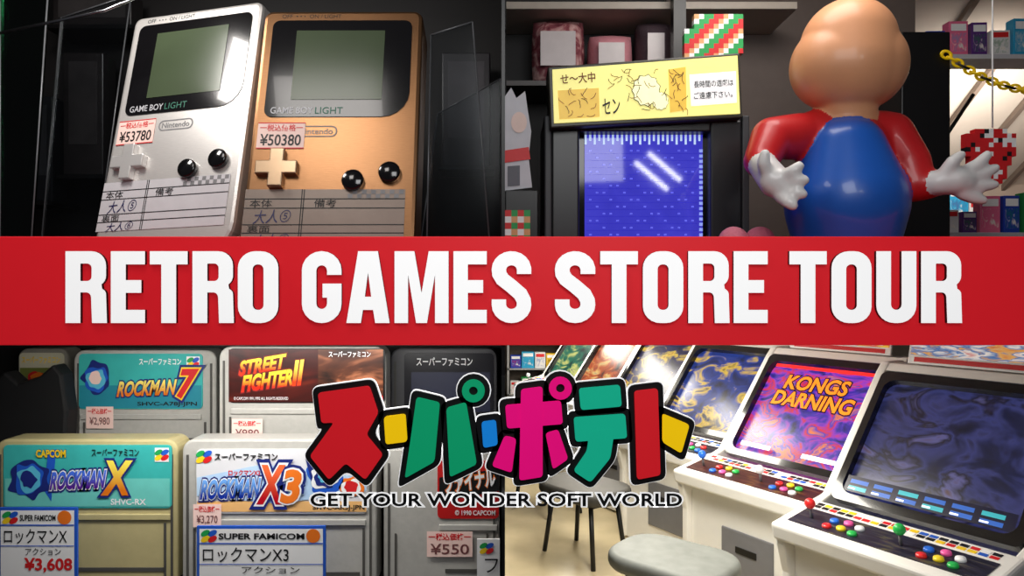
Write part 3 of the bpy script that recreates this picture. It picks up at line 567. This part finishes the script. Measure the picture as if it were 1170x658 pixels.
def dF(mb, Y, y):
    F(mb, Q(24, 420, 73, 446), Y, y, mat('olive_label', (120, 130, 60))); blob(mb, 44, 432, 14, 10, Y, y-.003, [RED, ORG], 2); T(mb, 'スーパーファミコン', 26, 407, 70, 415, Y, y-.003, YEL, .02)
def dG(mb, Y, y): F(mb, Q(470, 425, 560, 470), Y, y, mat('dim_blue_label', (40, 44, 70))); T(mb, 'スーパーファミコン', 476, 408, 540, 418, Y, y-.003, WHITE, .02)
zr, zf = -2.44, -3.9
cartridge('grey game cartridge with a teal label and a red numeral 7, in the back row', (84, 247, 400), (91, 232, 404, 467), 2.6, zr, CG, TEAL, dA, (100, 464, 131, 489, '¥2,980'))
cartridge('grey game cartridge with a black label and orange capitals, in the back row', (250, 441, 396), (262, 440, 398, 460), 2.0, zr, CG, mat('label_black', (14, 12, 14), .3), dB, (266, 478, 301, 502, '¥980'))
cartridge('yellowed game cartridge with a teal label, leftmost in the front row', (-6, 203, 502), (5, 197, 508, 580), 1.35, zf, CY, TEAL, dC)
cartridge('grey game cartridge with a white label and a large X3, middle of the front row', (208, 430, 502), (225, 420, 513, 586), 1.2, zf, CG, mat('label_white', (222, 222, 226), .3, var=.03), dD, (222, 575, 254, 601, '¥3,270'))
cartridge('grey game cartridge with a red label, rightmost in the front row', (438, 571, 512), (500, 570, 526, 592), 1.3, zf, CG, mat('label_red', (190, 30, 30), .3), dE, (488, 606, 540, 635, '¥550'))
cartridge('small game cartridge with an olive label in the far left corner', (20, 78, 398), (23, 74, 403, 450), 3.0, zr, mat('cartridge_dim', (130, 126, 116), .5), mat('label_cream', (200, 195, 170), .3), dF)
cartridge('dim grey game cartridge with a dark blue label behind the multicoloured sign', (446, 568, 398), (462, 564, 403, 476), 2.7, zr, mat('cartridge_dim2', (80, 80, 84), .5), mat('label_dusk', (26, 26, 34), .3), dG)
mb = MB(); mb.slab(W2([(-10, 440), (4, 424), (20, 438), (44, 430), (60, 416), (70, 428), (76, 470), (74, 520), (-10, 520)], 2.2), 2.2, 2.5, mat('black_foam', (14, 14, 16), .7), .04)
tag(mb.build('foam_divider'), 'black foam divider with pointed top in front of the corner cartridge', 'divider')
MB_ = mat('shelf_dark_wood', (38, 32, 30), .5, var=.2)
tag(MB().box(-9.1, -.03, 1.9, 3.58, -5.6, zr, MB_, .01).build('shelf_riser'), 'dark raised step carrying the back row of cartridges', 'shelf')
tag(MB().box(-9.1, -.03, .2, 1.88, -5.6, zf, MB_, .01).build('display_shelf'), 'dark lower shelf carrying the front row of cartridges', 'shelf')
def card(x0, y0, x1, Y, label, title, price, kind=True):
    r = empty('price_card', label, 'price card'); y1 = 668; a, b_ = at(x0, y1, Y), at(x1, y0, Y); zb = zf
    mb = MB(); mb.slab([(a.x, zb), (b_.x, zb), (b_.x, b_.z), (a.x, b_.z)], Y, Y+.03, BLUE); F(mb, Q(x0+3, y0+3, x1-3, 672), Y, Y-.004, WHITE); mb.build('card', r)
    mb = MB(); h = x1-x0; y = Y-.008; F(mb, Q(x0+3, y0+19, x1-3, y0+20.5), Y, y, BLUE)
    if kind:
        familogo(mb, Y, x0+14, y0+11, 9, y); T(mb, 'SUPER FAMICOM', x0+25, y0+8, x1-24, y0+15, Y, y, BLACK, .03); F(mb, ell(x1-14, y0+11, 8, 8), Y, y, ORG)
        T(mb, title, x0+7, y0+24, x0+7+min(h*.8, 98), y0+41, Y, y, BLACK, .005); F(mb, Q(x0+3, y0+43, x1-3, y0+44), Y, y, BLUE); T(mb, 'アクション', x0+h*.35, y0+46, x0+h*.8, y0+54, Y, y, BLACK, .005)
        if price: T(mb, price, x0+30, y0+57, x1-5, y0+74, Y, y, RED, .03)
    mb.build('lettering', r)
card(-2, 580, 88, .95, 'white blue-edged price card with a red price in front of the yellowed cartridge', 'ロックマンX', '¥3,608')
card(225, 601, 372, .8, 'white blue-edged price card in front of the cartridge with the large X3', 'ロックマンX3', None)
r = empty('price_card', 'white price card cut by the divider in front of the red-labelled cartridge', 'price card'); a, b_ = at(545, 616, .9), at(571, 668, .9)
mb = MB(); mb.slab([(a.x, zf), (b_.x, zf), (b_.x, a.z), (a.x, a.z)], .9, .93, WHITE); mb.build('card', r); mb = MB(); familogo(mb, .9, 556, 626, 8, .892); T(mb, 'フ', 554, 638, 569, 654, .9, .892, BLACK); mb.build('lettering', r)
# ------------------------------------------------------------------ arcade hall (lower right)
CW = mat('cab_white', (244, 242, 236), .35, var=.03, coat=.2); CK = mat('cab_smoked', (18, 18, 20), .15, coat=.4); CGr = mat('cab_grey', (120, 120, 124), .4)
BT = [mat('btn_'+n, c, .3, emit=.15) for n, c in (('red', (220, 40, 40)), ('yellow', (240, 210, 40)), ('green', (40, 180, 80)), ('blue', (40, 110, 220)), ('pink', (235, 90, 160)), ('white', (235, 235, 235)))]
HB = 2.16; KS = 1.08
def cab(loc, label, scr, draw, cardm, ovm, seed):
    rd = random.Random(seed); r = empty('arcade_cabinet', label, 'arcade machine', loc, math.radians(-58), 'white arcade cabinets in a row'); h = 1.3; r.scale = (KS, KS, KS)
    prof = [(.1, .05), (.1, 1.5), (-.02, 1.9), (0, 2.2), (.82, 2.36), (1.02, 2.42), (2.36, 4.06), (2.5, 4.2), (2.95, 4.2), (3.15, 3.7), (3.15, .05)]
    for sx in (-h, h-.13): MB().extr([(sx, p[0], p[1]) for p in prof], (.13, 0, 0), CW, .03).build('side_panel', r)
    MB().box(-h+.13, h-.13, .2, 3.0, .05, 1.93, CW, .02).build('lower_body', r)
    cdo = MB().box(-.5, .5, .17, .21, .5, 1.4, CGr, .02).build('coin_door', r)
    MB().box(-.2, .2, .155, .175, 1.05, 1.15, BLACK).build('coin_slot', cdo)
    mb = MB(); mb.extr([(-h+.13, p[0], p[1]) for p in [(2.4, 4.08), (2.52, 4.18), (2.94, 4.18), (3.1, 3.7), (3.1, 1.93), (2.95, 1.93), (2.9, 3.6), (2.7, 4.0)]], (2*h-.26, 0, 0), CW); mb.build('back_shell', r)
    for fx in (-1, 1):
        for fy in (.4, 2.6): MB().tube([(fx, fy, 0), (fx, fy, .06)], .1, BLACK, 12).build('foot', r)
    a_, c_ = 1.36, 1.7; L = math.hypot(a_, c_); zx = Vector((0, a_, c_))/L; yx = Vector((0, c_, -a_))/L
    Ms = Matrix(((1, 0, 0), yx, zx)).transposed().to_4x4(); Ms.translation = (0, 1.0, 2.38)
    mb = MB(); mb.glyph([rr(-1.17, 0, 1.17, HB, .1), rr(-1.07, .12, 1.07, HB-.14, .16)], -.02, .12, CK, Ms); mb.build('bezel', r)
    mb = MB(); V = []; Fc = []; nx, nz = 12, 10
    for j in range(nz+1):
        for i in range(nx+1):
            a, b_ = i/nx*2-1, j/nz*2-1; V.append((a*1.1, .1-.07*(1-a*a)*(1-b_*b_), HB/2-.01+b_*(HB/2-.11)))
    for j in range(nz):
        for i in range(nx): q = j*(nx+1)+i; Fc.append((q, q+1, q+nx+2, q+nx+1))
    mb.add(V, Fc, scr, Ms, True)
    if draw: draw(mb, Ms)
    mb.build('screen', r)
    Lp = math.hypot(.82, .16); yv = Vector((0, .82, .16))/Lp; zv = Vector((0, -.16, .82))/Lp
    Mp = Matrix(((1, 0, 0), yv, zv)).transposed().to_4x4(); Mp.translation = (0, -.05, 2.19)
    MB().box(-h-.01, h+.01, -.08, .86, -.22, .02, CW, .05, Mp, 3).build('control_panel', r)
    MB().box(-h+.14, h-.14, .1, .56, .02, .03, ovm, 0, Mp).build('panel_overlay', r)
    mb = MB()
    for i in range(20):
        for j in range(2): mb.box(-1.13+i*.113, -1.04+i*.113, .63+j*.08, .69+j*.08, .02, .026, [BLACK, WHITE, YEL, BLACK, RED, BLUE][rd.randrange(6)], 0, Mp)
    mb.build('move_list_strip', r)
    for k, bx in enumerate((-.95, .22)):
        j = MB().tube([(bx, .32, .03), (bx, .32, .2)], .02, CGr, 8, Mp).build('joystick', r); MB().ball((bx, .32, .23), .07, BT[(seed+k*2) % 6], 14, Mp).build('ball_knob', j)
        for i in range(3):
            for q in range(2):
                x, y = bx+.28+i*.17, .22+q*.17+(.04 if i == 1 else 0); MB().tube([(x, y, .03), (x, y, .06)], [.06, .054], BT[(i+q*3+seed) % 6], 14, Mp).build('button', r)
    mb = MB(); Mc = Matrix.Translation((0, 2.6, 4.2)) @ Matrix.Rotation(math.radians(-14), 4, 'X'); mb.box(-.95, .95, 0, .04, 0, .52, WHITE, 0, Mc); mb.rect(-.92, .92, .13, .5, -.004, cardm, Mc); mb.rect(-.86, .86, .03, .1, -.006, RED, Mc); mb.build('title_card', r)
    return r
s1 = art('screen_dusk', [(.25, (8, 9, 18)), (.4, (24, 28, 62)), (.5, (52, 56, 108)), (.58, (22, 18, 32)), (.68, (88, 86, 136)), (.78, (84, 56, 58)), (.9, (14, 12, 26))], 2.8, .9)
s2 = art('screen_violet', [(.28, (20, 14, 60)), (.4, (70, 50, 170)), (.47, (150, 60, 190)), (.53, (220, 50, 50)), (.58, (60, 60, 190)), (.66, (240, 130, 60)), (.74, (110, 50, 170)), (.86, (30, 20, 70))], 4.6, 1.05)
s3 = art('screen_midnight', [(.3, (8, 12, 40)), (.5, (30, 60, 150)), (.6, (230, 190, 60)), (.7, (20, 20, 60))], 3.5, .95)
s4 = art('screen_golden', [(.3, (12, 10, 20)), (.5, (40, 40, 90)), (.6, (235, 200, 70)), (.72, (150, 50, 40))], 3.5, .95)
s5 = art('screen_sunset', [(.3, (30, 14, 20)), (.5, (200, 90, 40)), (.65, (240, 200, 120)), (.8, (40, 60, 130))], 3.5, .95)
s6 = art('screen_emerald', [(.3, (10, 30, 30)), (.5, (30, 120, 90)), (.65, (220, 220, 120)), (.8, (30, 50, 120))], 3.5, .95)
LE = {n: mat('lit_'+n, c, .3, emit=.8) for n, c in dict(teal=(50, 150, 160), yellow=(255, 220, 70), red=(230, 40, 40), white=(240, 240, 250), navy=(12, 12, 34), blue=(40, 84, 160), orange=(255, 130, 30)).items()}
def g1(mb, M):
    mb.rect(-1.04, 1.04, .16, .4, -.002, LE['navy'], M)
    for k in range(6):
        x = -.98+k*.33
        for j in range(2): mb.rect(x, x+.25, .19+j*.1, .25+j*.1, -.004, LE['blue'] if (k+j) % 3 else LE['teal'], M)
        mb.rect(x, x+.1, .2, .225, -.006, LE['white'], M)
def g2(mb, M):
    for s, x0, x1, z0, z1 in (('KONGS', -.6, .6, 1.46, 1.76), ('DARNING', -.7, .8, 1.12, 1.42)):
        mb.text(s, x0, x1, z0, z1, -.004, LE['navy'], .09, .1, M=M, ref=.03); mb.text(s, x0, x1, z0, z1, -.01, LE['orange'], .03, .1, M=M)
    mb.rect(-.9, -.3, .22, .3, -.004, LE['white'], M); mb.rect(.3, .9, .22, .3, -.004, LE['white'], M); mb.rect(-.95, .95, 1.9, 1.97, -.004, LE['red'], M)
c1 = art('card_collage', [(.2, (200, 40, 40)), (.4, (235, 225, 215)), (.5, (60, 110, 170)), (.6, (230, 170, 90)), (.8, (190, 50, 50))], 5, .75, 'noise')  # glow put into the title card prints so they read bright
c2 = art('card_blue', [(.25, (30, 80, 190)), (.42, (230, 230, 235)), (.52, (220, 60, 50)), (.65, (240, 200, 60))], 5, .75, 'noise')
o1 = art('panel_art_dark', [(.3, (18, 18, 26)), (.55, (40, 40, 60)), (.7, (90, 84, 60))], 6, 0, 'noise'); o2 = art('panel_art_red', [(.3, (26, 16, 18)), (.55, (70, 26, 28)), (.7, (110, 80, 40))], 6, 0, 'noise')
base = Vector((4.72, 1.0, ZF)); stp = Vector((-.7, 2.95, 0))
cab(base, 'white arcade cabinet nearest of the row, dusky blue screen with small blue boxes below', s1, g1, c1, o1, 0)
cab(base+stp, 'white arcade cabinet with two lines of orange capitals on a violet screen', s2, g2, c2, o2, 3)
cab(base+stp*2, 'white arcade cabinet with a midnight blue screen, third along the row', s3, None, c1, o1, 1)
cab(base+stp*3, 'white arcade cabinet with a dark and gold screen, fourth along the row', s4, None, c2, o2, 4)
cab(base+stp*4, 'white arcade cabinet with a sunset orange screen, second from the far end', s5, None, c1, o1, 2)
cab(base+stp*5, 'white arcade cabinet with an emerald screen, at the far end of the row', s6, None, c2, o2, 5)
def stool(x, y, rz, label, seatm, k=1.):
    r = empty('stool', label, 'stool', (x, y, ZF), rz, 'padded stools by the cabinets')
    mb = MB(); mb.extr([(p[0], p[1], 1.3) for p in rr(-.98*k, -.74, .98*k, .74, .55, 8)], (0, 0, .26), seatm, .1, None, 5)
    for i in range(len(mb.sm)): mb.sm[i] = True
    mb.build('seat', r)
    MB().box(-.66*k, .66*k, -.45, .45, 1.22, 1.3, BLACK, .01).build('seat_frame', r)
    for sx in (-1, 1):
        for sy in (-1, 1): MB().tube([(sx*.56*k, sy*.4, 1.24), (sx*.72*k, sy*.5, 0)], .05, BLACK, 10).build('leg', r)
SEAT = mat('seat_vinyl', (122, 126, 122), .6, var=.3, scale=4); SEATD = mat('seat_vinyl_dark', (58, 56, 52), .6, var=.25, scale=4)
stool(2.68, 3.05, math.radians(-40), 'grey padded stool in the foreground before the violet-screen cabinet', SEAT)
stool(1.75, 7.1, math.radians(-50), 'dark padded stool standing by the midnight-screen cabinet', SEATD)
stool(1.15, 10.2, math.radians(-55), 'dark padded stool standing by the dark and gold screen cabinet', SEATD)
# rack of goods at the back
rk = empty('shelf_rack', 'tall steel rack of bright goods against the far end of the hall', 'rack', (0, 0, 0))
STL = mat('rack_steel', (170, 170, 172), .4, .4)
for x in (.15, 3.3):
    for y in (19.0, 19.75): MB().box(x, x+.08, y, y+.08, ZF, -1.0, STL).build('post', rk)
lev = (-5.1, -4.1, -3.1, -2.1); ln = ('bottom', 'second lowest', 'second highest', 'top')
for z in lev: MB().box(.15, 3.38, 19.0, 19.85, z-.06, z, STL).build('shelf_board', rk)
for li, z in enumerate(lev):
    x = .28
    for i in range(6):
        w = random.uniform(.34, .5); cn = random.choice(['white', 'white', 'yellow', 'red', 'blue', 'cyan', 'green', 'orange', 'pink']); gamebox(x, x+w, 19.12, 19.5, z, z+random.uniform(.45, .75), cn, '%s game box, %s from the left on the %s shelf of the steel rack' % (cn, ORD[i], ln[li]), 'game boxes on the steel rack'); x += w+.03
# ------------------------------------------------------------------ lights, world, camera
lamp('front_fill', (1.5, -7, 4.5), (0, 0, 0), 3.5, 240)  # added lamp out of view, lights the red board and the bays
lamp('case_fill', (-5.6, -.2, 5.0), (-3.8, 1.2, 1.2), 1.2, 140, (1, .95, .9))  # added unseen lamp, puts glints on the handhelds
lamp('case_front_fill', (-3.6, -3.4, 6.2), (-3.6, 1.0, 1.4), 2.2, 110, (1, .95, .9))  # unseen lamp added where the metal shells reflect it
lamp('bay_light', (3.5, .8, 5.4), (3.8, 2.4, 1.5), 2.5, 150, (1, .95, .9))
lamp('bay_back_fill', (10.0, 6.0, 3.2), (10, 8.5, 4.0), 2.0, 140, (1, .94, .87))  # added fill without a fixture, brightens the sloping ceiling
lamp('shelf_fill', (-3.2, .25, -.72), (-3.2, 1.7, -3.0), 4.8, 140, (1, .98, .93), .5)  # added strip lamp out of view, brightens the cartridge rows
for i, y in enumerate((2.5, 7, 11.5, 16)): lamp('hall_light', (2.6, y, -.7), (2.9, y, -5), 3.0, 270, (1, .95, .84), 1.2)
for dx in (0, .4):      # two slim fluorescent tubes over the aisle behind the viewpoint
    d = bpy.data.lights.new('aisle_tube', 'AREA'); d.shape = 'RECTANGLE'; d.size = 1.3; d.size_y = .13; d.energy = 15
    o = bpy.data.objects.new('aisle_tube', d); COL.objects.link(o)
    xa = Vector((.76, 0, -.65)).normalized(); za = Vector((0, -1, 0)); ya = za.cross(xa); o.matrix_world = Matrix.Translation((4.5+dx, -9, 3.4+dx*.7)) @ Matrix((xa, ya, za)).transposed().to_4x4()
w = bpy.data.worlds.new('W'); S.world = w; w.use_nodes = True; w.node_tree.nodes['Background'].inputs[0].default_value = (.04, .04, .045, 1)
cam = bpy.data.cameras.new('cam'); cam.sensor_width = 36; cam.lens = 36*D/11.7; cam.shift_x = .1/11.7
co = bpy.data.objects.new('camera', cam); COL.objects.link(co); co.location = (0, -D, 0); co.rotation_euler = (math.pi/2, 0, 0); S.camera = co
